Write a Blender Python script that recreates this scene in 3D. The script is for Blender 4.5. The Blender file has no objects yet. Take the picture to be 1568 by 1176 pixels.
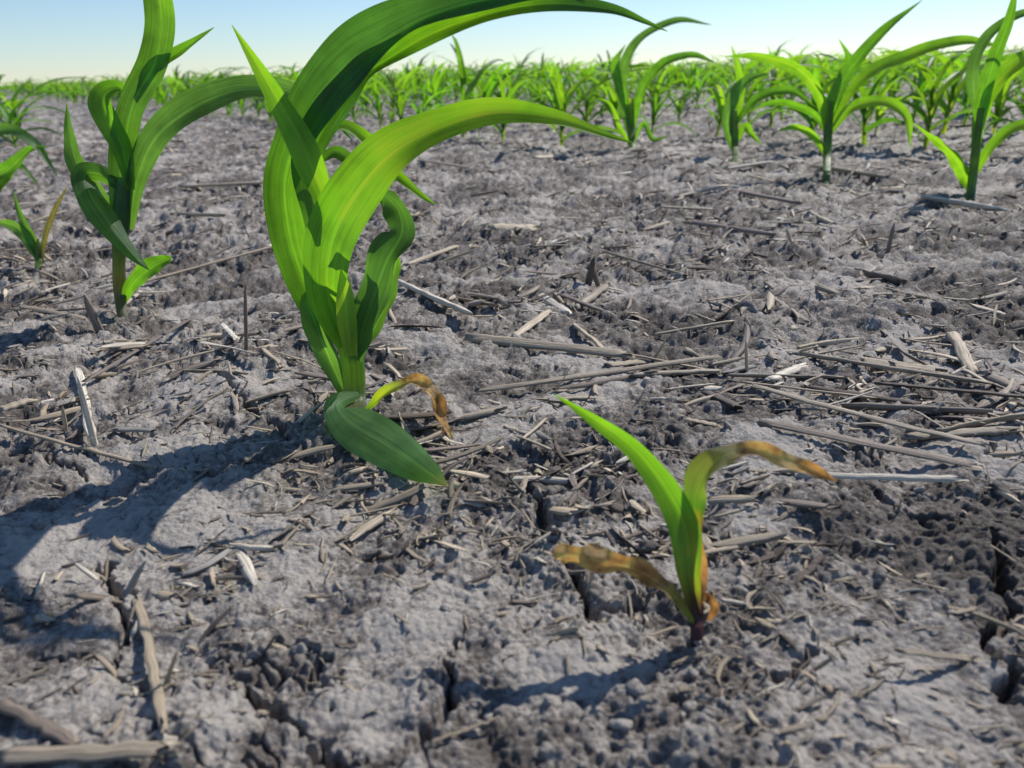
import bpy, math, random
import numpy as np
from mathutils import Matrix, Vector
random.seed(5); rng=np.random.default_rng(7)
sc=bpy.context.scene
HC=0.125; PITCH=math.radians(21.3); ROLL=math.radians(-1.5); FPX=1220.0
# ---------------- camera
M3=(Matrix.Rotation(math.pi/2-PITCH,3,'X') @ Matrix.Rotation(ROLL,3,'Z'))
MN=np.array(M3)
cam=bpy.data.cameras.new("camera"); co=bpy.data.objects.new("camera",cam); sc.collection.objects.link(co)
m=M3.to_4x4(); m.translation=Vector((0,0,HC)); co.matrix_world=m
cam.sensor_width=36; cam.lens=36*FPX/1568; cam.clip_start=0.005; cam.clip_end=6000
cam.dof.use_dof=True; cam.dof.focus_distance=0.34; cam.dof.aperture_fstop=19
sc.camera=co
CAM=np.array([0,0,HC])
# ---------------- noise
def hsh(ix,iy,s):
    with np.errstate(over='ignore'):
        h=(ix.astype(np.int64)*374761393+iy.astype(np.int64)*668265263+s*1442695041)&0xffffffff
        h=((h^(h>>13))*1274126177)&0xffffffff
        h=((h^(h>>15))*2246822519)&0xffffffff
        h=h^(h>>16)
    return (h&0xffffff)/float(0xffffff)
def vnoise(x,y,s=0):
    ix=np.floor(x);iy=np.floor(y);fx=x-ix;fy=y-iy
    ix=ix.astype(np.int64);iy=iy.astype(np.int64)
    def g(dx,dy):
        a=hsh(ix+dx,iy+dy,s)*2*np.pi
        return np.cos(a)*(fx-dx)+np.sin(a)*(fy-dy)
    u=fx*fx*fx*(fx*(fx*6-15)+10);v=fy*fy*fy*(fy*(fy*6-15)+10)
    a=g(0,0);b=g(1,0);c=g(0,1);d=g(1,1)
    return (a+(b-a)*u+(c-a)*v+(a-b-c+d)*u*v)*1.5
def fbm(x,y,o=3,s=0):
    t=0;a=1.0
    for k in range(o):
        t=t+a*vnoise(x*2**k+k*17.3,y*2**k-k*9.1,s+k);a*=.5
    return t
def worley(x,y,s=0):
    ix=np.floor(x).astype(np.int64);iy=np.floor(y).astype(np.int64)
    f1=np.full(x.shape,9.0);f2=np.full(x.shape,9.0);idv=np.zeros(x.shape)
    for dx in(-1,0,1):
        for dy in(-1,0,1):
            cx=ix+dx;cy=iy+dy
            px=cx+hsh(cx,cy,s);py=cy+hsh(cx,cy,s+77)
            d=np.hypot(px-x,py-y);r=hsh(cx,cy,s+5)
            c=d<f1
            f2=np.where(c,f1,np.minimum(f2,d));idv=np.where(c,r,idv);f1=np.where(c,d,f1)
    return f1,f2,idv
def sstep(a,b,x):
    t=np.clip((x-a)/(b-a),0,1);return t*t*(3-2*t)
# ---------------- view geometry (measured from the photo)
def ray(px,py):
    return MN@np.array([(px-784)/FPX,-(py-588)/FPX,-1.0])
def gpt(px,py):
    d=ray(px,py);t=-HC/d[2];return CAM+t*d
cracks_px=[([(350,1015),(385,1050),(425,1070),(432,1100),(480,1135),(520,1170)],1.1),
 ([(425,1070),(470,1045),(500,1020)],.7),([(680,1015),(690,1060),(672,1100),(640,1150)],1.0),
 ([(770,735),(835,760),(838,805),(865,840),(880,905),(905,935)],1.2),([(835,760),(890,735),(930,700)],.9),
 ([(1520,820),(1535,880),(1528,985),(1545,1060)],1.0),([(140,850),(185,905),(192,960),(180,1010)],1.1),
 ([(350,590),(372,628),(430,650),(470,690)],1.2),([(1240,1000),(1205,1030),(1130,1040),(1080,1085)],.7),
 ([(905,935),(960,925),(1030,905)],.9),([(60,1000),(180,1010),(230,1060)],.5),([(660,740),(720,745),(770,735)],.8),
 ([(1340,760),(1400,800),(1520,820)],.6),([(700,960),(680,1015)],.5),([(0,700),(70,690),(130,720)],.9)]
cracks=[(np.array([gpt(*p)[:2] for p in c]),w) for c,w in cracks_px]
patches=[(300,820,.038),(1370,1030,.03),(90,840,.035),(420,880,.025),(640,960,.015),(860,1010,.015),(1180,690,.02),(330,600,.02),(1430,560,.02),(560,1080,.015),(540,800,.015),(1150,800,.012),(930,830,.012)]
patches=[(gpt(a,b)[:2],r) for a,b,r in patches]
humps=[(1090,455,.05,.010),(1150,500,.03,.006),(620,560,.04,-.003),(1480,650,.05,.006),(850,440,.05,.005),(60,560,.05,.004),(350,560,.05,.006),(1300,480,.06,.004),(990,970,.03,-.003),(150,740,.03,-.003),(430,690,.02,-.003)]
humps=[(gpt(a,b)[:2],r,h) for a,b,r,h in humps]
def height(x,y,full=False):
    r=np.hypot(x,y)
    wx=x+.004*vnoise(x*90,y*90,31)+.0012*vnoise(x*330,y*330,33);wy=y+.004*vnoise(x*90,y*90,32)+.0012*vnoise(x*330,y*330,34)
    h=.007*fbm(x*5,y*5,3,1)*sstep(.1,.4,r)+.0028*fbm(x*28,y*28,3,5)
    h=h+.03*vnoise(x*.35,y*.35,9)*sstep(1.5,6,r)*(1-sstep(60,200,r))
    for c,rr,a in humps:
        h=h+a*np.exp(-((x-c[0])**2+(y-c[1])**2)/(rr*rr)*2)
    sm=sstep(-.05,.45,fbm(x*16,y*16,2,11))*.75*(1-.35*sstep(.3,.6,r))
    for c,rr in patches:
        sm=np.maximum(sm,np.exp(-((x-c[0])**2+(y-c[1])**2)/(rr*rr)))
    sm=np.clip(sm,0,1)
    g=(1-.86*sm)*(.64+.14*sstep(.25,.6,r))
    far=1+.8*sstep(.25,.8,r)+.8*sstep(.8,2.5,r)
    f1,f2,i1=worley(wx*120,wy*120,3)
    l1=np.sqrt(np.clip(1-(f1/.8)**2,0,1))*(.1+1.1*i1**1.5)
    f1b,f2b,i2=worley(wx*290+3.3,wy*290,4)
    l2=np.sqrt(np.clip(1-(f1b/.8)**2,0,1))*(.1+1.1*i2)
    f1c,_,i3=worley(wx*52+7.1,wy*52,6)
    l3=np.clip(1-(f1c/.7)**2,0,1)*np.where(i3>.6,1,0)
    rough=fbm(x*75,y*75,4,61)
    grain=.0016*l1+.0012*l2+.0026*l3+.0028*rough
    pit=-.0019*sstep(.1,.5,vnoise(x*190,y*190,21))-.0014*sstep(.05,.5,vnoise(x*430,y*430,22))
    h=h+((grain-.0014)*g+pit*(.12+.75*g))*far+.0005*vnoise(x*600,y*600,23)*(.4+g)
    k=np.nonzero((r<.9)&(r>.07))[0]
    if len(k):
        X=x[k];Y=y[k]
        q1,q2,_=worley(X*15+.5*vnoise(X*40,Y*40,41)+.18*vnoise(X*160,Y*160,43),Y*15+.5*vnoise(X*40,Y*40,42)+.18*vnoise(X*160,Y*160,44),8)
        cm=sstep(.1,.4,vnoise(X*7+4,Y*7,45))
        cr=(1-sstep(.0,.05,q2-q1))*cm*.0035
        jx=X+.0022*vnoise(X*160,Y*160,51)+.003*vnoise(X*60,Y*60,53)+.0013*vnoise(X*400,Y*400,57);jy=Y+.0022*vnoise(X*160,Y*160,52)+.003*vnoise(X*60,Y*60,54)+.0013*vnoise(X*400,Y*400,58)
        wv=np.clip(.00085*(1+1.4*vnoise(X*50,Y*50,55)),.00012,1)
        for c,cw in cracks:
            dm=np.full(X.shape,9.)
            for q in range(len(c)-1):
                a=c[q];b=c[q+1];ab=b-a;L=ab@ab
                t=np.clip(((jx-a[0])*ab[0]+(jy-a[1])*ab[1])/L,0,1)
                dm=np.minimum(dm,np.hypot(jx-a[0]-t*ab[0],jy-a[1]-t*ab[1]))
            cr=np.maximum(cr,(1-sstep(.4,1.7,dm/(wv*cw)))*.008)
        h[k]-=cr
    if full: return h,sm,np.clip(l1*.5+l2*.4,0,1)
    return h
def hgt(x,y): return float(height(np.array([x]),np.array([y]))[0])
# ---------------- mesh helper
def mkmesh(name,V,F,mat,col=None,uvw=None,smooth=True):
    V=np.asarray(V,dtype=np.float32);F=np.asarray(F,dtype=np.int32);k=F.shape[1]
    me=bpy.data.meshes.new(name)
    me.vertices.add(len(V));me.vertices.foreach_set("co",V.ravel())
    me.loops.add(F.size);me.loops.foreach_set("vertex_index",F.ravel())
    me.polygons.add(len(F));me.polygons.foreach_set("loop_start",np.arange(0,F.size,k,dtype=np.int32))
    me.polygons.foreach_set("loop_total",np.full(len(F),k,dtype=np.int32))
    me.update(calc_edges=True)
    if smooth: me.polygons.foreach_set("use_smooth",np.ones(len(F),dtype=bool))
    if col is not None:
        a=me.attributes.new("lc",'FLOAT_COLOR','POINT')
        c=np.ones((len(V),4),dtype=np.float32);c[:,:3]=col[:,:3]
        c[:,3]=np.clip((c[:,0]/np.maximum(c[:,1],1e-4)-.85)/.5,0,1)
        a.data.foreach_set("color",c.ravel())
    if uvw is not None:
        a=me.attributes.new("luv",'FLOAT_VECTOR','POINT');a.data.foreach_set("vector",np.asarray(uvw,dtype=np.float32).ravel())
    me.materials.append(mat)
    ob=bpy.data.objects.new(name,me);sc.collection.objects.link(ob);return ob
# ---------------- materials
def newmat(n):
    m=bpy.data.materials.new(n);m.use_nodes=True;nt=m.node_tree;nt.nodes.clear()
    return m,nt,nt.nodes,nt.links
def soil_mat():
    m,nt,N,L=newmat("soil")
    out=N.new("ShaderNodeOutputMaterial");b=N.new("ShaderNodeBsdfPrincipled");L.new(b.outputs[0],out.inputs[0])
    b.inputs['Roughness'].default_value=.78;b.inputs['Specular IOR Level'].default_value=.3
    tc=N.new("ShaderNodeTexCoord")
    def noise(s,d=4,r=.6):
        n=N.new("ShaderNodeTexNoise");n.inputs['Scale'].default_value=s;n.inputs['Detail'].default_value=d;n.inputs['Roughness'].default_value=r
        L.new(tc.outputs['Object'],n.inputs['Vector']);return n
    n1=noise(9,6,.68);n2=noise(140,4,.7);n3=noise(700,3,.7)
    at=N.new("ShaderNodeAttribute");at.attribute_name="lc"
    sp=N.new("ShaderNodeSeparateColor");L.new(at.outputs['Color'],sp.inputs[0])
    def math_(op,a,b_):
        k=N.new("ShaderNodeMath");k.operation=op
        for i,v in enumerate((a,b_)):
            if isinstance(v,(int,float)):k.inputs[i].default_value=v
            else:L.new(v,k.inputs[i])
        return k.outputs[0]
    v=math_('MULTIPLY',n1.outputs[0],.8)
    v=math_('ADD',v,math_('MULTIPLY',n2.outputs[0],.5))
    v=math_('ADD',v,math_('MULTIPLY',n3.outputs[0],.35))
    v=math_('ADD',v,math_('MULTIPLY',sp.outputs[0],.17))
    v=math_('ADD',v,math_('MULTIPLY',sp.outputs[1],.12))
    cr=N.new("ShaderNodeValToRGB");e=cr.color_ramp
    e.elements[0].position=.65;e.elements[0].color=(.042,.032,.026,1)
    e.elements[1].position=1.0;e.elements[1].color=(.41,.372,.33,1)
    x=e.elements.new(.86);x.color=(.150,.130,.113,1)
    L.new(v,cr.inputs[0]);L.new(cr.outputs[0],b.inputs['Base Color'])
    vo=N.new("ShaderNodeTexVoronoi");vo.inputs['Scale'].default_value=620;L.new(tc.outputs['Object'],vo.inputs['Vector'])
    nb=noise(1100,4,.75)
    hh=math_('ADD',math_('MULTIPLY',vo.outputs['Distance'],-.5),nb.outputs[0])
    bp=N.new("ShaderNodeBump");bp.inputs['Strength'].default_value=1;bp.inputs['Distance'].default_value=.001
    L.new(hh,bp.inputs['Height']);L.new(bp.outputs[0],b.inputs['Normal'])
    return m
def leaf_mat(name="corn_leaf",trans=.55):
    m,nt,N,L=newmat(name)
    out=N.new("ShaderNodeOutputMaterial");b=N.new("ShaderNodeBsdfPrincipled")
    b.inputs['Roughness'].default_value=.42;b.inputs['Specular IOR Level'].default_value=.6
    at=N.new("ShaderNodeAttribute");at.attribute_name="lc"
    uv=N.new("ShaderNodeAttribute");uv.attribute_name="luv"
    def nz(sc_):
        mp=N.new("ShaderNodeVectorMath");mp.operation='MULTIPLY';mp.inputs[1].default_value=sc_;L.new(uv.outputs['Vector'],mp.inputs[0])
        n=N.new("ShaderNodeTexNoise");n.inputs['Scale'].default_value=1;n.inputs['Detail'].default_value=3;L.new(mp.outputs[0],n.inputs['Vector']);return n
    n=nz((9,.9,1));nf=nz((40,.6,1))
    ad=N.new("ShaderNodeMath");ad.operation='ADD';L.new(n.outputs[0],ad.inputs[0]);L.new(nf.outputs[0],ad.inputs[1])
    mr=N.new("ShaderNodeMapRange");mr.inputs[1].default_value=.7;mr.inputs[2].default_value=1.3;mr.inputs[3].default_value=.72;mr.inputs[4].default_value=1.28;L.new(ad.outputs[0],mr.inputs[0])
    tc=N.new("ShaderNodeTexCoord");n2=N.new("ShaderNodeTexNoise");n2.inputs['Scale'].default_value=70;n2.inputs['Detail'].default_value=5;L.new(tc.outputs['Object'],n2.inputs['Vector'])
    mr2=N.new("ShaderNodeMapRange");mr2.inputs[1].default_value=.3;mr2.inputs[2].default_value=.7;mr2.inputs[3].default_value=.75;mr2.inputs[4].default_value=1.25;L.new(n2.outputs[0],mr2.inputs[0])
    n4=N.new("ShaderNodeTexNoise");n4.inputs['Scale'].default_value=260;n4.inputs['Detail'].default_value=4;L.new(tc.outputs['Object'],n4.inputs['Vector'])
    mr4=N.new("ShaderNodeMapRange");mr4.inputs[1].default_value=.35;mr4.inputs[2].default_value=.6;mr4.inputs[3].default_value=.45;mr4.inputs[4].default_value=1.25;L.new(n4.outputs[0],mr4.inputs[0])
    dm=N.new("ShaderNodeMix");dm.data_type='FLOAT';L.new(at.outputs['Alpha'],dm.inputs[0]);dm.inputs[2].default_value=1.0;L.new(mr4.outputs[0],dm.inputs[3])
    sx=N.new("ShaderNodeSeparateXYZ");L.new(uv.outputs['Vector'],sx.inputs[0])
    ab=N.new("ShaderNodeMath");ab.operation='ABSOLUTE';L.new(sx.outputs[0],ab.inputs[0])
    mr3=N.new("ShaderNodeMapRange");mr3.inputs[1].default_value=.03;mr3.inputs[2].default_value=.10;mr3.inputs[3].default_value=1.5;mr3.inputs[4].default_value=1.0;L.new(ab.outputs[0],mr3.inputs[0])
    def mul(a,b_):
        k=N.new("ShaderNodeMath");k.operation='MULTIPLY';L.new(a,k.inputs[0]);L.new(b_,k.inputs[1]);return k.outputs[0]
    f=mul(mul(mul(mr.outputs[0],mr2.outputs[0]),mr3.outputs[0]),dm.outputs[0])
    c=N.new("ShaderNodeVectorMath");c.operation='SCALE';L.new(at.outputs['Color'],c.inputs[0]);L.new(f,c.inputs['Scale'])
    L.new(c.outputs[0],b.inputs['Base Color'])
    fx=N.new("ShaderNodeMix");fx.data_type='RGBA';L.new(at.outputs['Alpha'],fx.inputs[0]);fx.inputs[6].default_value=(3.9,3.4,.5,1);fx.inputs[7].default_value=(1.3,1.1,.8,1)
    tcx=N.new("ShaderNodeVectorMath");tcx.operation='MULTIPLY';L.new(fx.outputs[2],tcx.inputs[1]);L.new(c.outputs[0],tcx.inputs[0])
    mn=N.new("ShaderNodeVectorMath");mn.operation='MINIMUM';mn.inputs[1].default_value=(.62,.75,.4);L.new(tcx.outputs[0],mn.inputs[0])
    t=N.new("ShaderNodeBsdfTranslucent");L.new(mn.outputs[0],t.inputs[0])
    bp=N.new("ShaderNodeBump");bp.inputs['Strength'].default_value=.5;bp.inputs['Distance'].default_value=.0006;L.new(ad.outputs[0],bp.inputs['Height'])
    L.new(bp.outputs[0],b.inputs['Normal'])
    mx=N.new("ShaderNodeMixShader");mx.inputs[0].default_value=trans;L.new(b.outputs[0],mx.inputs[1]);L.new(t.outputs[0],mx.inputs[2]);L.new(mx.outputs[0],out.inputs[0])
    return m
def residue_mat():
    m,nt,N,L=newmat("dry_residue")
    out=N.new("ShaderNodeOutputMaterial");b=N.new("ShaderNodeBsdfPrincipled");L.new(b.outputs[0],out.inputs[0])
    b.inputs['Roughness'].default_value=.6;b.inputs['Specular IOR Level'].default_value=.4
    at=N.new("ShaderNodeAttribute");at.attribute_name="lc"
    uv=N.new("ShaderNodeAttribute");uv.attribute_name="luv"
    n=N.new("ShaderNodeTexNoise");n.inputs['Scale'].default_value=1;n.inputs['Detail'].default_value=5;n.inputs['Roughness'].default_value=.65
    mp=N.new("ShaderNodeVectorMath");mp.operation='MULTIPLY';mp.inputs[1].default_value=(1.3,.45,1.3);L.new(uv.outputs['Vector'],mp.inputs[0]);L.new(mp.outputs[0],n.inputs['Vector'])
    mr=N.new("ShaderNodeMapRange");mr.inputs[1].default_value=.32;mr.inputs[2].default_value=.68;mr.inputs[3].default_value=.38;mr.inputs[4].default_value=1.5;L.new(n.outputs[0],mr.inputs[0])
    c=N.new("ShaderNodeVectorMath");c.operation='SCALE';L.new(at.outputs['Color'],c.inputs[0]);L.new(mr.outputs[0],c.inputs['Scale'])
    L.new(c.outputs[0],b.inputs['Base Color'])
    bp=N.new("ShaderNodeBump");bp.inputs['Strength'].default_value=.8;bp.inputs['Distance'].default_value=.0008;L.new(n.outputs[0],bp.inputs['Height']);L.new(bp.outputs[0],b.inputs['Normal'])
    return m
SOIL=soil_mat();LEAF=leaf_mat();RES=residue_mat()
# ---------------- ground sheet
fa=math.radians(50)
ang=np.concatenate([np.arange(-fa,fa,.0023),np.linspace(fa,2*math.pi-fa,110)])
rs=[.0005,.01,.02,.035,.05,.065,.08,.09]
while rs[-1]<3000:
    r=rs[-1];st=.0026*max(1,r/.2)**.64
    rs.append(r*(1+min(st,.12)))
rs=np.array(rs)
R,A=np.meshgrid(rs,ang,indexing='ij')
X=(R*np.sin(A)).ravel();Y=(R*np.cos(A)).ravel()
Z,SMK,GR=height(X,Y,True)
nr,na=R.shape
i,j=np.meshgrid(np.arange(nr-1),np.arange(na-1),indexing='ij')
b0=(i*na+j).ravel()
F=np.stack([b0,b0+1,b0+1+na,b0+na],1)
mkmesh("soil_ground",np.stack([X,Y,Z],1),F,SOIL,col=np.stack([SMK,GR,np.zeros_like(GR)],1))
# ---------------- clods
def ico(sub):
    import bmesh
    bm=bmesh.new();bmesh.ops.create_icosphere(bm,subdivisions=sub,radius=1)
    bm.verts.ensure_lookup_table()
    v=np.array([q.co[:] for q in bm.verts]);f=np.array([[w.index for w in q.verts] for q in bm.faces]);bm.free();return v,f
def lump(sub,s):
    from mathutils import noise as mn
    v,f=ico(sub);o=[]
    rg=np.random.default_rng(s);pl=rg.normal(size=(9,3));pl/=np.linalg.norm(pl,axis=1)[:,None];pd=rg.uniform(.45,.85,9)
    for p in v:
        dd=p@pl.T;k=dd>1e-3
        d=min(1.0,float(np.min(pd[k]/dd[k])) if k.any() else 1.0)
        q=Vector(p)*1.3+Vector((s*3.1,s*7.7,0))
        d*=1+.25*mn.noise(q)+.22*mn.noise(q*2.6)+.14*mn.noise(q*6)
        o.append(p*d)
    return np.array(o)*np.array([1.25,.95,.8]),f
lib1=[lump(2,k) for k in range(8)];lib2=[lump(3,k+20) for k in range(6)]
VV=[];FF=[];CC=[];off=0
def rotm(a,b,c):
    return np.array((Matrix.Rotation(a,3,'Z')@Matrix.Rotation(b,3,'X')@Matrix.Rotation(c,3,'Y')))
def add_clods(n,r0,r1,s0,s1,lib,sink):
    global off
    r=np.exp(rng.uniform(math.log(r0),math.log(r1),n));a=rng.uniform(-fa,fa,n)
    x=r*np.sin(a);y=r*np.cos(a)
    keep=vnoise(x*9,y*9,61)+.25>rng.uniform(0,.9,n)-.2
    x=x[keep];y=y[keep];r=r[keep];z,sm,_=height(x,y,True)
    for k in range(len(x)):
        if rng.random()<sm[k]*.85: continue
        s=s0*(s1/s0)**(rng.random()**2.2)*(1+.6*min(r[k],2.5))
        v,f=lib[rng.integers(len(lib))]
        v=(v@rotm(*rng.uniform(0,6.28,3)).T)*s*np.array([1,1,.75])
        VV.append(v+np.array([x[k],y[k],z[k]+s*sink]));FF.append(f+off);CC.append(np.tile([rng.uniform(0,.8),rng.uniform(.1,.9),0],(len(v),1)));off+=len(v)
add_clods(4200,.1,3,.0005,.0022,lib1,.1)
add_clods(190,.2,3,.002,.0045,lib2,-.1)
for px,py,s in [(575,850,18),(1235,1000,26),(990,840,20),(415,705,14),(1150,480,24),(1040,430,22),(905,415,16),(1430,650,20),(320,705,16),(1440,480,16)]:
    g=gpt(px,py);d=np.linalg.norm(g-CAM);s=s*d/FPX*.8
    v,f=lib2[rng.integers(6)];v=(v@rotm(*rng.uniform(0,6.28,3)).T)*s
    VV.append(v+np.array([g[0],g[1],hgt(g[0],g[1])+s*.15]));FF.append(f+off);CC.append(np.tile([.2,.3,0],(len(v),1)));off+=len(v)
mkmesh("soil_clods",np.concatenate(VV),np.concatenate(FF),SOIL,col=np.concatenate(CC))
# ---------------- residue
TAN=np.array([[.56,.455,.32],[.45,.36,.25],[.34,.28,.205],[.23,.18,.14],[.13,.095,.07],[.70,.62,.50],[.34,.31,.27]])
class Tubes:
    def __init__(s): s.V=[];s.F=[];s.C=[];s.U=[];s.o=0
    def add(s,P,w,t,col,side=None,nseg=6,uvr=0,rag=0):
        K=len(P);T=np.gradient(P,axis=0);T/=np.linalg.norm(T,axis=1)[:,None]+1e-9
        if side is None:
            side=np.cross(T,[0,0,1.0])
        side=side/(np.linalg.norm(side,axis=1)[:,None]+1e-9)
        up=np.cross(side,T)
        th=np.arange(nseg)/nseg*2*np.pi
        V=P[:,None,:]+side[:,None,:]*(np.cos(th)[None,:,None]*np.asarray(w)[:,None,None])+up[:,None,:]*(np.sin(th)[None,:,None]*np.asarray(t)[:,None,None])
        if rag>0:
            V[0]+=T[0]*rng.uniform(-rag,rag,nseg)[:,None];V[-1]+=T[-1]*rng.uniform(-rag,rag,nseg)[:,None]
        V=V.reshape(-1,3)
        a=np.arange(K-1)[:,None]*nseg;b=np.arange(nseg)[None,:];b2=(b+1)%nseg
        F=np.stack([(a+b).ravel(),(a+b2).ravel(),(a+b2+nseg).ravel(),(a+b+nseg).ravel()],1)+s.o
        s.V.append(V);s.F.append(F)
        s.C.append(np.tile(col,(K*nseg,1)))
        L=np.concatenate([[0],np.cumsum(np.linalg.norm(np.diff(P,axis=0),axis=1))])
        U=np.stack([np.tile(np.cos(th)*3.2,K)+uvr,np.repeat(L*90,nseg),np.tile(np.sin(th)*2+uvr,K)],1)
        s.U.append(U);s.o+=len(V)
    def build(s,name,mat): return mkmesh(name,np.concatenate(s.V),np.concatenate(s.F),mat,np.concatenate(s.C),np.concatenate(s.U))
tb=Tubes();K=5
def scatter(n,r0,r1,lmin,lmax,wmin,wmax,tilt,thr,curve=.06,flat=(.12,.5),pr=(.26,.22,.16,.12,.08,.12,.04)):
    r=np.exp(rng.uniform(math.log(r0),math.log(r1),n));a=rng.uniform(-fa*.9,fa*.9,n)
    x=r*np.sin(a);y=r*np.cos(a)
    dens=sstep(.18,.33,r)*.6+.08+1.4*vnoise(x*7,y*7,71)+.5*vnoise(x*25,y*25,72)+.38*sstep(-.05,.08,x)*sstep(.22,.3,r)*(1-sstep(.8,1.2,r))+.25*sstep(.6,.9,r)
    kp=dens>rng.uniform(0,1,n)+thr;x=x[kp];y=y[kp];r=r[kp];n=len(x)
    fs=1+.8*sstep(.5,2.2,r)
    L=lmin*(lmax/lmin)**(rng.random(n)**1.5)*fs;W=wmin*(wmax/wmin)**(rng.random(n)**1.4)*fs**1.1
    az=rng.normal(-.15,1.0,n)
    s=np.linspace(-.5,.5,K)[None,:]
    cv=rng.normal(0,curve,n)[:,None]
    lx=s*L[:,None];ly=cv*L[:,None]*(s*s*4)+rng.normal(0,.008,(n,K))*L[:,None]
    ca=np.cos(az)[:,None];sa=np.sin(az)[:,None]
    PX=x[:,None]+lx*ca-ly*sa;PY=y[:,None]+lx*sa+ly*ca
    H=height(PX.ravel(),PY.ravel()).reshape(n,K)
    lin=H[:,:1]*(.5-s)+H[:,-1:]*(.5+s)
    up=np.max(H-lin,axis=1)[:,None]
    tl=np.abs(rng.normal(0,tilt,n))[:,None]
    PZ=lin+up*.8+W[:,None]*.2+ tl*(s+.4)*L[:,None]
    ci=rng.choice(7,n,p=np.array(pr)/sum(pr))
    for k in range(n):
        P=np.stack([PX[k],PY[k],PZ[k]],1)
        taper=np.array([.75,1,1.0,.95,.65])*rng.uniform(.85,1.15,K)
        w=W[k]*.5*taper;t=W[k]*.5*rng.uniform(*flat)*np.array([.6,1,1,1,.6])
        T=np.gradient(P,axis=0);T/=np.linalg.norm(T,axis=1)[:,None]
        sd=np.cross(T,[0,0,1.]);sd/=np.linalg.norm(sd,axis=1)[:,None]+1e-9;u2=np.cross(sd,T);ro=rng.normal(0,.45)+np.linspace(0,rng.normal(0,.4),K)[:,None]
        tb.add(P,w,t,TAN[ci[k]]*rng.uniform(.75,1.15),side=sd*np.cos(ro)+u2*np.sin(ro),nseg=5,uvr=rng.uniform(0,50),rag=W[k]*.9)
scatter(9500,.11,5,.0018,.009,.0005,.0020,.1,-.03)
scatter(4600,.19,7,.005,.020,.0009,.0038,.1,.12)
scatter(3200,.55,3.5,.006,.03,.0012,.0042,.15,.05)
scatter(800,.25,7,.016,.045,.0018,.0050,.08,.2,flat=(.2,.6),pr=(.18,.22,.22,.16,.09,.1,.03))
scatter(520,.14,2,.005,.016,.0002,.0005,.15,.1,curve=.25)
scatter(260,.14,1.8,.004,.010,.0004,.0014,1.0,.1)
tb.build("crop_residue",RES)
# named larger pieces
big=[(610,445,720,500,18,.004,5),(720,520,960,546,19,.004,2),(730,607,1105,540,10,.004,2),(850,600,1000,575,9,.002,3),(1120,300,1220,322,14,.004,3),
(1225,545,1510,612,12,.005,2),(1150,605,1500,718,12,.005,2),(1160,667,1490,735,15,.004,3),(1220,748,1470,757,10,.003,5),(1385,688,1535,690,22,.004,2),
(965,578,1100,566,20,.003,2),(118,575,146,680,12,.004,5),(205,912,258,1130,14,.003,1),(0,1085,120,1148,20,.003,3),(0,1165,270,1168,28,.002,2),
(135,602,310,482,6,.012,3),(0,655,232,710,8,.004,1),(860,455,935,480,11,.004,3),(280,292,405,288,8,.005,0),(1035,302,1110,290,10,.004,0),
(165,442,430,385,7,.004,1),(755,362,815,356,16,.003,0),(1410,308,1530,335,12,.005,5),(1325,420,1380,440,16,.004,3),(925,392,1050,432,8,.006,2),
(1130,598,1340,628,9,.006,1),(1455,520,1490,580,18,.006,1),(0,628,50,617,20,.004,0),(460,580,522,592,18,.004,3),
(660,1142,760,1108,8,.003,1),(1370,1025,1530,1008,12,.004,2),(345,515,365,548,10,.006,5),(640,690,672,672,6,.006,5),(250,330,345,345,9,.005,1),
(1020,600,1090,590,10,.004,5),(900,250,980,262,10,.004,0),(1110,262,1180,258,8,.004,5),(820,243,862,238,12,.004,0),(1180,470,1240,492,9,.003,2),
(560,300,640,330,8,.004,0),(1090,325,1010,318,8,.003,0),(1240,262,1350,275,9,.005,0),(1490,640,1568,600,12,.005,3),(780,520,840,480,13,.004,0),
(1120,575,1290,583,16,.003,2),(1290,640,1500,660,20,.004,3),(960,545,1090,555,9,.004,1),(1340,600,1568,640,10,.006,4),(880,470,930,440,14,.005,2),(1050,350,1180,372,10,.004,3),
(620,410,700,380,8,.005,1),(1380,245,1480,262,9,.005,1),(30,470,130,480,8,.005,2),(640,250,760,270,8,.005,1),(1000,505,1120,500,8,.004,0),
(830,455,870,475,16,.003,5),(1050,655,1100,662,10,.002,1),(880,500,935,540,14,.004,1),(1320,560,1440,575,18,.003,1),(1430,690,1568,665,16,.004,1),(1180,585,1230,560,18,.004,5),(700,460,760,478,11,.003,1),(1240,600,1400,640,11,.005,4),(1500,590,1568,612,20,.004,3),(1080,610,1130,630,16,.003,4),(930,560,990,548,14,.003,1)]
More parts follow.
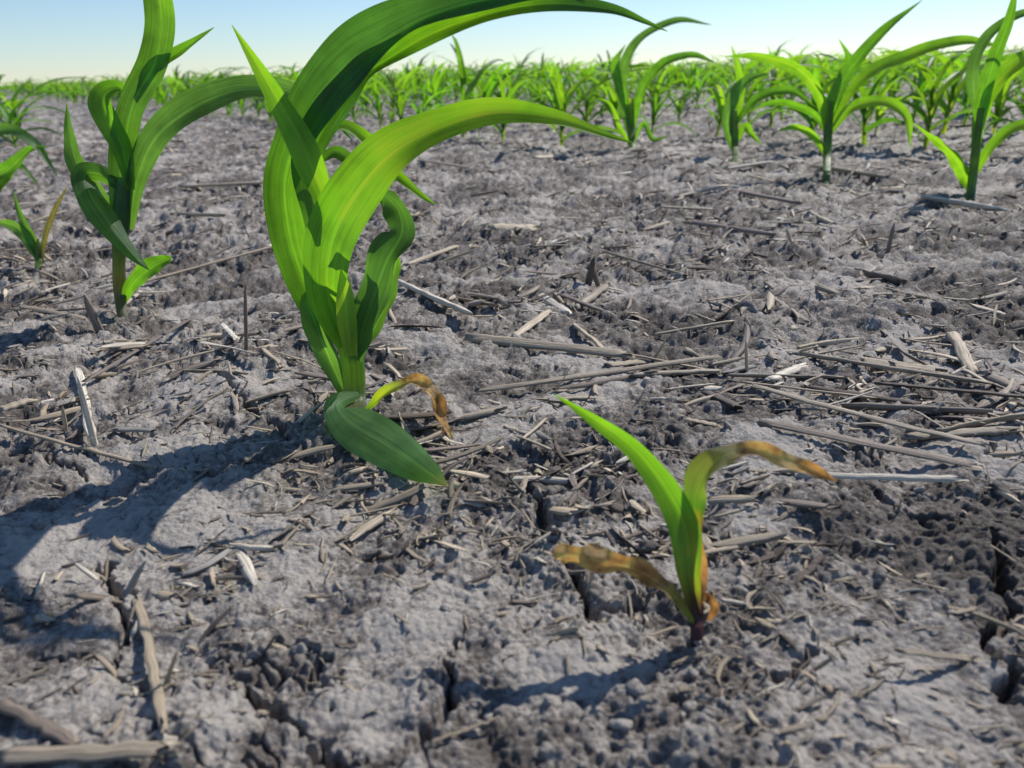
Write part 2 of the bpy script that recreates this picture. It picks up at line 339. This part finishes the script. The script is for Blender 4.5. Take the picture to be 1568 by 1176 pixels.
for x0,y0,x1,y1,w,lift,ci in big:
    a=gpt(x0,y0);b=gpt(x1,y1);n=14;s=np.linspace(0,1,n)
    P=a[None]*(1-s[:,None])+b[None]*s[:,None]
    L=np.linalg.norm(b-a);pr=np.cross((b-a)/L,[0,0,1]);P+=pr[None]*(np.sin(s*3.1+rng.uniform(0,2))*rng.normal(0,.012)*L+rng.normal(0,.0002,n))[:,None]
    H=height(P[:,0],P[:,1]);lin=H[0]*(1-s)+H[-1]*s
    P[:,2]=lin+max(0,np.max(H-lin))*.75+lift*.25
    d=np.linalg.norm((a+b)/2-CAM);W=w*d/FPX*.5
    prof=rng.uniform(.86,1.1,n);prof[0]*=.85;prof[-1]*=.7
    T1=Tubes();wb=W*prof;tt=W*prof*rng.uniform(.25,.6)
    P2=np.concatenate([P[:1],P,P[-1:]]);P2[0]+=(P[1]-P[0])*.03;P2[-1]-=(P[-1]-P[-2])*.03
    wb=np.concatenate([[1e-5],wb,[1e-5]]);tt=np.concatenate([[1e-5],tt,[1e-5]])
    sd=np.cross((b-a)/L,[0,0,1.]);ro=rng.normal(0,.35);up=np.array([0,0,1.])
    T1.add(P2,wb,tt,TAN[ci]*rng.uniform(.85,1.05),side=np.tile(sd*math.cos(ro)+up*math.sin(ro),(len(P2),1)),nseg=8,uvr=rng.uniform(0,50))
    V=T1.V[0].reshape(len(P2),8,3);V[:2]+=(b-a)/L*rng.uniform(-1,1,(8))[None,:,None]*W*1.1;V[-2:]+=(b-a)/L*rng.uniform(-1,1,(8))[None,:,None]*W*1.5
    T1.build("corn_stalk_residue",RES)
ub=Tubes()
for x0,y0,x1,y1,w,ci in [(380,560,375,430,6,3),(905,470,935,515,13,3),(900,440,910,392,12,4),(918,438,905,398,9,3),(155,505,128,450,12,3),(1145,560,1142,520,6,0),(145,680,118,575,9,5),(1290,300,1330,335,7,0),(1360,380,1370,340,7,3),(1145,425,1158,402,6,3),(1210,380,1205,350,7,0),(1000,540,1020,520,6,0),(100,655,95,620,6,0),(250,1050,272,995,7,1)]:
    a=gpt(x0,y0);a[2]=hgt(a[0],a[1])-.001;d=ray(x1,y1);t=(a[1]-.001)/d[1];b=CAM+t*d
    s=np.linspace(0,1,8)[:,None];P=a*(1-s)+b*s;W=w*np.linalg.norm(a-CAM)/FPX*.5
    pf=np.array([1,1,1,.95,.9,.85,.6,.05]);ub.add(P,W*pf,W*.6*pf,TAN[ci],side=np.tile([1.,.3,0],(8,1)),nseg=7,uvr=rng.uniform(0,9))
ub.build("stubble_stems",RES)
# ---------------- corn leaves
def crom(C,per=9):
    C=np.array(C,float);Pm=np.vstack([2*C[0]-C[1],C,2*C[-1]-C[-2]]);o=[]
    for k in range(1,len(Pm)-2):
        p0,p1,p2,p3=Pm[k-1:k+3]
        for t in np.arange(per)/per:
            o.append(.5*((2*p1)+(-p0+p2)*t+(2*p0-5*p1+4*p2-p3)*t*t+(-p0+3*p1-3*p2+p3)*t**3))
    o.append(Pm[-2]);return np.array(o)
G0=[.055,.155,.024];G1=[.085,.215,.028];GD=[.035,.10,.03];G_SHADE=[.020,.068,.026];GB=[.045,.115,.055];YG=[.20,.26,.05];YB=[.62,.40,.14];BR=[.46,.25,.08];DB=[.12,.075,.045];PU=[.12,.05,.055]  # darkest green has the shaded side of a blade painted into it
class Blades:
    def __init__(s): s.V=[];s.F=[];s.C=[];s.U=[];s.o=0
    def add(s,P,side,w,col,fold=.35,wave=.06,nw=3.5,Mx=9,ph=0,useed=0):
        K=len(P);T=np.gradient(P,axis=0);T/=np.linalg.norm(T,axis=1)[:,None]+1e-9
        side=side-T*np.sum(side*T,1)[:,None];side/=np.linalg.norm(side,axis=1)[:,None]+1e-9
        n=np.cross(T,side);u=np.linspace(-1,1,Mx);ss=np.linspace(0,1,K)
        hw=w[:,None]*.5
        wv=wave*(np.sin(ss*6.28*nw+ph)[:,None]*np.clip(u,0,1)**2+np.sin(ss*6.28*nw*1.17+ph*2+1)[:,None]*np.clip(-u,0,1)**2)*2
        dn=hw*(fold*(np.abs(u)**1.3)[None,:]+wv)
        V=P[:,None,:]+side[:,None,:]*(hw*u[None,:]*(1-.25*abs(fold)*np.abs(u)))[:,:,None]+n[:,None,:]*dn[:,:,None]
        a=(np.arange(K-1)[:,None]*Mx+np.arange(Mx-1)[None,:]).ravel()
        s.F.append(np.stack([a,a+1,a+1+Mx,a+Mx],1)+s.o);s.V.append(V.reshape(-1,3))
        c=np.tile(col,(K,1)) if np.ndim(col)==1 else col
        s.C.append(np.repeat(c,Mx,0))
        L=np.concatenate([[0],np.cumsum(np.linalg.norm(np.diff(P,axis=0),axis=1))])
        s.U.append(np.stack([np.tile(u,K),np.repeat(L*40,Mx),np.full(K*Mx,float(useed))],1));s.o+=K*Mx
class Plant(Blades):
    def __init__(s,px,py,ws=1.0):
        super().__init__();s.g=gpt(px,py);s.by=s.g[1];s.n=0;s.ws=ws
    def path(s,C,per,clear=.0028):
        R=crom([(list(c)+[0]*(5-len(c))) for c in C],per);P=[];W=[];slid=False
        for px,py,dy,w,a in R:
            d=ray(px,py);t=(s.by+dy)/d[1];p=CAM+t*d
            if p[2]<.02:
                q=p.copy()
                for _ in range(2):
                    hh=max(hgt(q[0],q[1]),-.002)+clear
                    if q[2]<hh:
                        t=(hh-HC)/d[2];q=CAM+t*d;slid=True
                p=q
            P.append(p);dep=-(MN.T@(p-CAM))[2];W.append(max(w,.6)*dep/FPX/max(.35,math.cos(math.radians(a))))
        P=np.array(P)
        if slid:
            for _ in range(14):
                P[1:-1]=P[1:-1]*.5+(P[:-2]+P[2:])*.25
        return P,np.array(W)*s.ws,R[:,4]
    def leaf(s,C,col=G0,cols=None,fold=.35,wave=.06,nw=3.5,per=9,clear=.0028):
        P,W,A=s.path(C,per,clear);T=np.gradient(P,axis=0);T/=np.linalg.norm(T,axis=1)[:,None]
        v=P-CAM;sd=np.cross(T,v);sd/=np.linalg.norm(sd,axis=1)[:,None];n0=np.cross(sd,T);a=np.radians(A)[:,None]
        side=sd*np.cos(a)+n0*np.sin(a)
        ss=np.linspace(0,1,len(P))
        if cols is not None:
            st=[c[0] for c in cols];cc=np.stack([np.interp(ss,st,[c[1][k] for c in cols]) for k in range(3)],1)
        else: cc=np.tile(np.array(col),(len(P),1))
        s.n+=1
        s.add(P,side,W,cc,fold,wave,nw,9,ph=s.n*1.7,useed=s.n*7.3)
    def stem(s,C,col,cols=None):
        w0=s.ws;s.ws=1;P,W,A=s.path(C,6);s.ws=w0;K=len(P);th=np.arange(13)/12*2*np.pi
        P[0,2]=min(P[0,2],hgt(P[0,0],P[0,1])-.002)
        V=P[:,None,:]+np.stack([np.cos(th),np.sin(th)*.75,np.zeros(13)],1)[None]*W[:,None,None]*.5
        a=(np.arange(K-1)[:,None]*13+np.arange(12)[None,:]).ravel()
        s.F.append(np.stack([a,a+1,a+14,a+13],1)+s.o);s.V.append(V.reshape(-1,3))
        ss=np.linspace(0,1,K)
        cc=np.stack([np.interp(ss,[c[0] for c in cols],[c[1][k] for c in cols]) for k in range(3)],1) if cols else np.tile(np.array(col,float),(K,1))
        s.C.append(np.repeat(cc,13,0));s.U.append(np.stack([np.tile(.3+th/4,K),np.repeat(ss*2,13),np.zeros(K*13)],1));s.o+=K*13
    def build(s,name): return mkmesh(name,np.concatenate(s.V),np.concatenate(s.F),LEAF,np.concatenate(s.C),np.concatenate(s.U))
STEM=[.10,.17,.05]
# main plant
p=Plant(541,622)
p.stem([(543,634,0,30),(543,602,0,34),(541,560,0,36),(534,520,0,42),(520,470,0,52),(507,420,0,50),(498,375,0,26)],STEM,[(0,[.15,.14,.08]),(.15,[.13,.2,.07]),(.4,[.09,.17,.05]),(1,[.08,.17,.03])])
p.leaf([(505,515,.004,26,0),(482,465,.005,52,10),(458,410,.005,60,10),(442,350,.005,60,15),(436,280,.004,56,20),(455,215,.002,64,20),(488,150,0,84,20),(535,98,-.006,84,30),(590,62,-.012,72,40),(650,28,-.02,56,45),(730,3,-.027,44,45),(820,-8,-.03,20,40),(900,-4,-.03,2,40)],cols=[(0,G0),(.3,G0),(.5,G_SHADE),(1,G_SHADE)],fold=.4,nw=3,wave=.10)  # upper blade coloured dark to stand for its shaded side
p.leaf([(495,420,.001,18,0),(482,330,.001,36,20),(476,250,.001,50,25),(503,180,-.002,58,30),(550,122,-.008,46,35),(595,90,-.014,36,40),(660,52,-.02,38,35),(750,20,-.026,38,30),(840,5,-.03,30,30),(930,14,-.032,19,30),(985,33,-.033,8,30),(1022,48,-.034,1,30)],cols=[(0,GD),(.35,G_SHADE),(.5,G0),(.6,G1),(.75,G_SHADE),(1,GD)],fold=.4,nw=4,wave=.1)  # shaded stretches put into the colour along the blade
p.leaf([(505,350,-.005,10,0),(496,305,-.006,28,10),(480,262,-.007,46,10),(460,215,-.008,46,10),(430,160,-.008,35,20),(393,98,-.008,20,20),(355,38,-.008,1,20)],col=G1,fold=.3,wave=.02)
p.leaf([(528,530,-.003,24,0),(512,485,-.005,50,10),(500,435,-.008,68,10),(508,370,-.009,82,15),(542,303,-.01,82,20),(600,235,-.011,76,25),(680,193,-.011,54,30),(760,173,-.012,39,30),(850,182,-.012,25,30),(920,204,-.012,12,30),(970,219,-.012,1,30)],cols=[(0,G1),(.15,G1),(.3,G0),(.5,[.10,.235,.024]),(1,[.08,.2,.026])],fold=.3,wave=.07,nw=3)
p.leaf([(538,545,-.009,20,0),(531,490,-.012,32,0),(527,445,-.012,24,0),(522,412,-.012,1,0)],col=[.14,.27,.05],fold=.3,wave=.02)
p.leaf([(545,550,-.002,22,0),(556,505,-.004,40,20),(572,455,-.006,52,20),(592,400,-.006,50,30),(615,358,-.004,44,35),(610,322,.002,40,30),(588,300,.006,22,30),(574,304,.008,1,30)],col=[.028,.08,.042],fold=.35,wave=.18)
p.leaf([(550,540,-.001,12,0),(580,490,.002,28,30),(599,435,.003,32,30),(606,395,.003,18,30),(595,370,.003,1,30)],col=GB,fold=.4,wave=.1)
p.leaf([(534,615,0,16,0),(517,578,.001,26,10),(497,530,.001,38,20),(481,490,0,36,20),(471,462,0,22,20),(475,440,0,1,20)],col=GB,fold=.45)
p.leaf([(550,604,-.006,10,0),(513,618,-.016,38,10),(538,648,-.036,72,10),(585,676,-.052,76,10),(625,702,-.062,60,15),(658,725,-.07,36,20),(685,744,-.076,2,20)],cols=[(0,[.09,.19,.09]),(.6,[.07,.175,.085]),(.85,G0),(1,YG)],fold=-.2,wave=.04,nw=2,clear=.006)  # blue-green blade, lightened in the colour to stand for glossy sky reflection
p.leaf([(560,628,-.004,8,0),(588,603,-.008,17,20),(620,586,-.010,18,30),(650,588,-.012,20,30),(668,612,-.016,24,20),(676,645,-.022,18,20),(693,672,-.028,3,20)],cols=[(0,G0),(.2,YG),(.4,YB),(.8,BR),(1,YB)],fold=.6,wave=.25)
p.leaf([(500,200,.008,10,0),(530,195,.012,20,30),(570,225,.018,22,30),(600,262,.02,18,30),(640,297,.02,12,30),(668,314,.02,1,30)],col=G1,fold=.5)
p.leaf([(490,245,.01,10,0),(515,235,.012,22,20),(545,258,.016,22,20),(575,285,.016,16,30),(590,330,.016,1,30)],col=GD,fold=.5)
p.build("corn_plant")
# seedling
p=Plant(1066,952)
p.stem([(1068,965,0,20),(1066,930,0,24),(1062,890,0,24),(1060,850,0,16)],STEM,[(0,PU),(.45,[.14,.07,.06]),(.8,[.09,.13,.04]),(1,G0)])
p.leaf([(1066,945,-.001,16,0),(1056,880,-.002,38,10),(1050,810,.002,52,15),(1022,750,.007,46,20),(975,690,.012,33,25),(915,645,.017,21,30),(848,603,.022,1,30)],cols=[(0,PU),(.12,[.09,.12,.04]),(.3,G0),(1,G1)],fold=.35,wave=.03)
p.leaf([(1070,950,.002,12,0),(1075,870,.002,22,20),(1064,800,.003,30,20),(1068,745,.004,40,25),(1098,702,.005,38,25),(1145,690,.005,26,30),(1195,702,.005,27,20),(1235,718,.005,24,20),(1282,737,.004,2,20)],cols=[(0,PU),(.15,BR),(.3,GD),(.45,[.09,.12,.07]),(.55,[.2,.2,.1]),(.66,YB),(1,BR)],fold=.45,wave=.25,nw=4)
p.leaf([(1062,955,-.003,8,0),(1040,922,-.004,16,20),(1005,890,-.006,28,20),(960,868,-.006,36,20),(900,856,-.006,38,20),(862,850,-.006,30,20),(848,854,-.006,14,20)],cols=[(0,[.1,.14,.05]),(.25,[.16,.14,.08]),(.4,BR),(.75,YB),(1,BR)],fold=-.4,wave=.3,nw=4)
p.leaf([(1085,950,-.003,6,0),(1094,930,-.004,15,0),(1083,912,-.004,11,0),(1076,925,-.004,1,0)],col=BR,fold=.4,wave=.1)
p.build("corn_seedling")
# left plant
p=Plant(186,474)
p.stem([(186,480,0,14),(184,445,0,20),(181,400,0,20),(186,340,0,28),(190,270,0,24)],STEM,[(0,[.10,.12,.08]),(.4,[.09,.105,.07]),(.7,GB),(1,GB)])
p.leaf([(186,370,0,18,0),(186,300,0,36,10),(190,225,0,42,10),(206,155,0,42,15),(236,98,0,46,15),(247,40,0,48,15),(240,-30,0,40,15),(225,-90,0,2,15)],cols=[(0,GB),(.5,GD),(1,G1)],fold=.4)
p.leaf([(200,290,-.002,14,0),(188,225,-.003,34,10),(166,180,-.003,40,20),(160,148,0,34,30),(182,136,.004,18,20),(200,160,.006,1,0)],col=G0,fold=.6)
p.leaf([(198,350,0,14,0),(210,275,0,32,10),(240,210,0,44,20),(300,163,.005,46,25),(370,138,.01,40,30),(440,145,.015,34,30),(500,175,.015,20,30),(540,215,.015,1,30)],col=GB,fold=.4)
p.leaf([(190,290,-.001,12,0),(155,268,-.006,28,20),(130,268,-.010,34,20),(140,300,-.016,42,20),(170,345,-.02,38,20),(205,390,-.022,18,20),(229,414,-.024,1,20)],col=GD,fold=-.4)
p.leaf([(186,360,0,12,0),(150,300,0,30,10),(118,250,0,28,20),(107,205,0,16,20),(102,158,0,1,20)],col=GB,fold=.4)
p.leaf([(188,465,0,8,0),(203,435,-.004,22,10),(232,410,-.006,30,20),(256,398,-.006,16,20),(263,392,-.006,1,20)],col=G0,fold=.4,wave=.1)
p.leaf([(210,150,.001,10,0),(235,105,.001,22,20),(275,78,.001,16,20),(328,42,.001,1,20)],col=G0,fold=.4)
p.build("corn_plant")
p=Plant(55,405)
p.stem([(58,410,0,10),(60,390,0,10),(55,365,0,8)],STEM)
p.leaf([(62,405,0,8,0),(50,375,0,18,20),(25,345,0,18,30),(-15,338,0,1,30)],col=GB)
p.leaf([(62,400,0,8,0),(48,365,0,16,20),(32,330,0,10,20),(20,292,0,1,20)],col=GB)
p.leaf([(62,405,0,7,0),(70,360,0,9,20),(85,320,0,8,20),(104,284,0,1,20)],col=[.09,.09,.06])
p.build("corn_plant")
p=Plant(-70,350,.8)
p.stem([(-70,360,0,16),(-70,300,0,18),(-66,240,0,14)],STEM)
p.leaf([(-70,330,0,10,0),(-40,230,0,20,20),(0,200,0,24,30),(50,218,0,18,30),(90,274,0,1,30)],col=GB)
p.leaf([(-70,330,0,10,0),(-30,280,0,26,20),(10,262,0,28,30),(45,230,0,14,30),(75,225,0,1,30)],col=G0)
p.leaf([(-70,330,0,10,0),(-20,300,0,26,20),(10,270,.02,22,30),(30,255,.02,14,30),(60,285,.02,1,30)],col=G0)
p.build("corn_plant")
# right row
p=Plant(1266,268,.85)
p.stem([(1266,274,0,11),(1267,220,0,14),(1269,180,0,14),(1270,155,0,11)],STEM)
p.leaf([(1268,230,0,12,0),(1270,170,0,22,10),(1295,118,0,26,20),(1345,55,0,20,25),(1412,0,0,1,25)],col=G0)
p.leaf([(1266,200,0,10,0),(1256,150,-.01,20,10),(1225,108,-.02,22,20),(1165,86,-.03,16,30),(1110,86,-.03,1,30)],col=G1)
p.leaf([(1266,240,0,8,0),(1246,208,0,14,10),(1218,194,0,12,20),(1188,202,0,1,20)],col=G1)
p.leaf([(1270,205,0,8,0),(1305,165,0,20,20),(1355,157,0,20,30),(1388,180,0,16,30),(1393,226,0,1,30)],col=G1)
p.leaf([(1270,195,.01,8,0),(1320,120,.02,22,20),(1395,84,.03,22,30),(1470,63,.03,18,30),(1540,72,.03,1,30)],col=G1)
p.leaf([(1268,200,.01,8,0),(1240,170,.02,14,20),(1190,155,.02,12,30),(1150,170,.02,1,30)],col=G0)
p.leaf([(1268,190,0,8,0),(1290,130,.02,18,20),(1300,90,.02,12,20),(1285,60,.02,1,20)],col=G0)
p.build("corn_plant")
p=Plant(1486,298,.85)
p.stem([(1486,304,0,13),(1492,245,0,14),(1500,190,0,13),(1503,165,0,11)],STEM)
p.leaf([(1492,240,0,12,0),(1502,170,0,26,10),(1522,95,0,26,20),(1546,30,0,18,20),(1560,-35,0,1,20)],col=G0)
p.leaf([(1494,265,0,10,0),(1520,222,0,20,20),(1565,192,0,20,30),(1625,200,0,1,30)],col=G1)
p.leaf([(1486,295,0,8,0),(1474,262,-.005,26,10),(1458,235,-.01,18,30),(1430,212,-.01,12,30),(1398,188,-.01,1,30)],col=G1,wave=.15)
p.leaf([(1500,200,0,10,0),(1520,140,0,26,20),(1565,92,0,28,30),(1650,60,0,1,30)],col=G1)
p.leaf([(1502,200,.01,10,0),(1490,120,.02,22,20),(1510,60,.03,20,30),(1570,20,.03,14,30),(1620,40,.03,1,30)],col=GB)
p.build("corn_plant")
p=Plant(1126,243,.85)
p.stem([(1126,248,0,9),(1125,205,0,12),(1124,170,0,10)],STEM)
p.leaf([(1126,240,0,8,0),(1114,190,0,20,10),(1124,150,0,24,20),(1145,122,0,16,30),(1180,112,0,1,30)],col=GB)
p.leaf([(1126,220,0,8,0),(1140,195,0,16,20),(1150,205,0,12,20),(1166,222,0,1,20)],col=G1)
p.leaf([(1126,200,0,8,0),(1135,140,.01,16,20),(1130,100,.01,12,20),(1120,70,.01,1,20)],col=G1)
p.leaf([(1126,190,0,8,0),(1160,150,.01,16,20),(1210,140,.01,14,30),(1250,165,.01,1,30)],col=G0)
p.build("corn_plant")
p=Plant(968,226,.62)
p.stem([(968,230,0,10),(966,190,0,12),(964,150,0,12)],STEM)
p.leaf([(967,215,0,12,0),(954,150,0,30,10),(956,100,0,28,20),(982,58,0,20,25),(1035,32,0,16,30),(1090,38,0,1,30)],col=GB)
p.leaf([(968,205,0,10,0),(982,140,0,26,20),(1015,98,0,22,30),(1060,85,0,16,30),(1100,98,0,1,30)],col=G0)
p.leaf([(966,190,-.01,8,0),(948,130,-.01,24,10),(944,95,-.01,18,20),(958,68,-.01,1,20)],col=G0)
p.leaf([(970,220,0,7,0),(985,190,-.01,12,20),(1000,214,-.01,12,20),(1024,208,-.01,1,20)],col=G0)
p.leaf([(966,225,0,7,0),(950,195,0,14,20),(935,160,0,8,20),(915,150,0,1,20)],col=G1)
p.build("corn_plant")
# ---------------- generic field
def gen_plant(seed,K,Mx):
    rg=np.random.default_rng(seed);B=Blades();nl=int(rg.integers(6,9));a0=rg.uniform(0,6.28)
    hs=rg.uniform(.05,.075)
    P=np.stack([np.zeros(4),np.zeros(4),np.linspace(-.01,hs+.01,4)],1)
    for q in (0,1.57): B.add(P,np.tile([math.cos(q),math.sin(q),0],(4,1)),np.full(4,.008),np.array([.09,.16,.05]),0,0,1,3)
    for l in range(nl):
        f=l/(nl-1);az=a0+math.pi*(l%2)+rg.normal(0,.45)
        L=(.07+.12*math.sin(math.pi*min(1,f*.75+.15)))*rg.uniform(.85,1.15)
        e0=math.radians(45+38*f+rg.normal(0,6));e1=math.radians(-65+60*f+rg.normal(0,18))
        s=np.linspace(0,1,K);e=e0+(e1-e0)*s**1.3
        ds=L/(K-1)
        hx=np.cos(e)*ds;hz=np.sin(e)*ds
        r=np.concatenate([[0],np.cumsum(hx[:-1])]);zz=np.concatenate([[0],np.cumsum(hz[:-1])])
        wind=.45*(s**2)*L*.6
        P=np.stack([r*math.cos(az)+wind,r*math.sin(az)+0*s,hs*(.25+.75*f)+zz],1)
        w=.021*rg.uniform(.75,1.1)*(np.clip(s*5+.35,0,1))*np.clip((1-s),0,1)**.6+.0003
        tw=rg.normal(0,.5)*s
        sd=np.stack([-math.sin(az)*np.cos(tw),math.cos(az)*np.cos(tw),np.sin(tw)],1)
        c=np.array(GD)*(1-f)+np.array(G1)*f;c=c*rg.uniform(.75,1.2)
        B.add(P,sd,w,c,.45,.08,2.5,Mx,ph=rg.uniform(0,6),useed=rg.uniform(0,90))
    return np.concatenate(B.V),np.concatenate(B.F),np.concatenate(B.C),np.concatenate(B.U)
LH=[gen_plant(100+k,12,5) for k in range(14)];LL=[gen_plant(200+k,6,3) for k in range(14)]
pm=gpt(541,622)[:2];pl=gpt(186,474)[:2];q1=gpt(1486,298)[:2];q2=gpt(968,226)[:2]
dr=q2-q1;dr/=np.linalg.norm(dr);d0=pl-pm;d0/=np.linalg.norm(d0)
dd=dr+d0;dd/=np.linalg.norm(dd);nn=np.array([dd[1],-dd[0]])
sp=float((q1+q2)@nn/2-pm@nn)
FV=[];FF=[];FC=[];FU=[];o=0;cnt=0
def place(x,y,lib,scl,z):
    global o,cnt
    v,f,c,u=lib[rng.integers(len(lib))]
    a=rng.normal(0,.5) if rng.random()<.7 else rng.uniform(0,6.28)
    R=np.array([[math.cos(a),-math.sin(a),0],[math.sin(a),math.cos(a),0],[0,0,1]])
    s=scl*rng.uniform(.68,1.18)
    w=(v@R.T)*s;ln=rng.normal(0,.08,2);w[:,0]+=w[:,2]*ln[0];w[:,1]+=w[:,2]*ln[1]
    FV.append(w+np.array([x,y,z]));FF.append(f+o);FC.append(c*rng.uniform(.8,1.15)*np.array([rng.uniform(.85,1.2),1,1]));FU.append(u+np.array([0,rng.uniform(0,50),0]));o+=len(v);cnt+=1
SP=.27;pos=[]
for row in range(-60,130):
    base=pm+nn*(sp*row if row in(0,1) else (sp+.05+(row-1)*SP if row>1 else row*.4))
    t=-40.
    while t<40:
        t+=.115*rng.uniform(.7,1.3)
        if rng.random()<.05: continue
        x,y=base+dd*t+nn*rng.normal(0,.018)
        r=math.hypot(x,y);az=math.atan2(x,y)
        if y<.3 or abs(az)>math.radians(44) or r>13 or r<1.15: continue
        if r>6 and rng.random()<.3: continue
        if row==0 and r<2.0: continue
        if row==1:
            tt=np.array([x,y])@dd
            if tt<q2@dd+.12 and tt>q1@dd-.12: continue
        if row<0 and r<2.3: continue
        pos.append((x,y,r))
pos=np.array(pos);pz=height(pos[:,0].copy(),pos[:,1].copy())
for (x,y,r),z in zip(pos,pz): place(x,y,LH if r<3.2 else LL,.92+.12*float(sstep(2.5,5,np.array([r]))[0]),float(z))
def lowz(x,y): return .03*float(vnoise(np.array([x*.35]),np.array([y*.35]),9)[0])
for k in range(4500):
    r=math.sqrt(rng.uniform(12**2,80**2));a=rng.uniform(-.8,.8);x=r*math.sin(a);y=r*math.cos(a)
    place(x,y,LL,1.1,lowz(x,y)*.6);FV[-1][:,:2]=(FV[-1][:,:2]-[x,y])*(1+r/30)+[x,y]
print("FIELD plants",cnt,"verts",o)
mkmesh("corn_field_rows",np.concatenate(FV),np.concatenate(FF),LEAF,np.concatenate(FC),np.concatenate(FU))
# ---------------- light
sunh=np.array([.71,.70]);sunh/=np.linalg.norm(sunh);EL=math.radians(43)
sd=Vector((sunh[0]*math.cos(EL),sunh[1]*math.cos(EL),math.sin(EL)))
l=bpy.data.lights.new("sun",'SUN');l.energy=5.0;l.angle=math.radians(.5);l.color=(1,.95,.88)
lo=bpy.data.objects.new("sun",l);sc.collection.objects.link(lo);lo.rotation_euler=sd.to_track_quat('Z','Y').to_euler()
w=bpy.data.worlds.new("World");sc.world=w;w.use_nodes=True;nt=w.node_tree
bg=nt.nodes['Background'];sky=nt.nodes.new("ShaderNodeTexSky");sky.sky_type='NISHITA';sky.sun_disc=False
sky.sun_elevation=EL;sky.sun_rotation=math.atan2(sunh[0],sunh[1]);sky.air_density=1.0;sky.dust_density=0;sky.ozone_density=2.2
tn=nt.nodes.new("ShaderNodeVectorMath");tn.operation='MULTIPLY';tn.inputs[1].default_value=(.86,.97,1.14)
nt.links.new(sky.outputs[0],tn.inputs[0]);nt.links.new(tn.outputs[0],bg.inputs[0]);bg.inputs[1].default_value=.11
sc.view_settings.view_transform='Standard';sc.view_settings.look='None';sc.view_settings.exposure=0
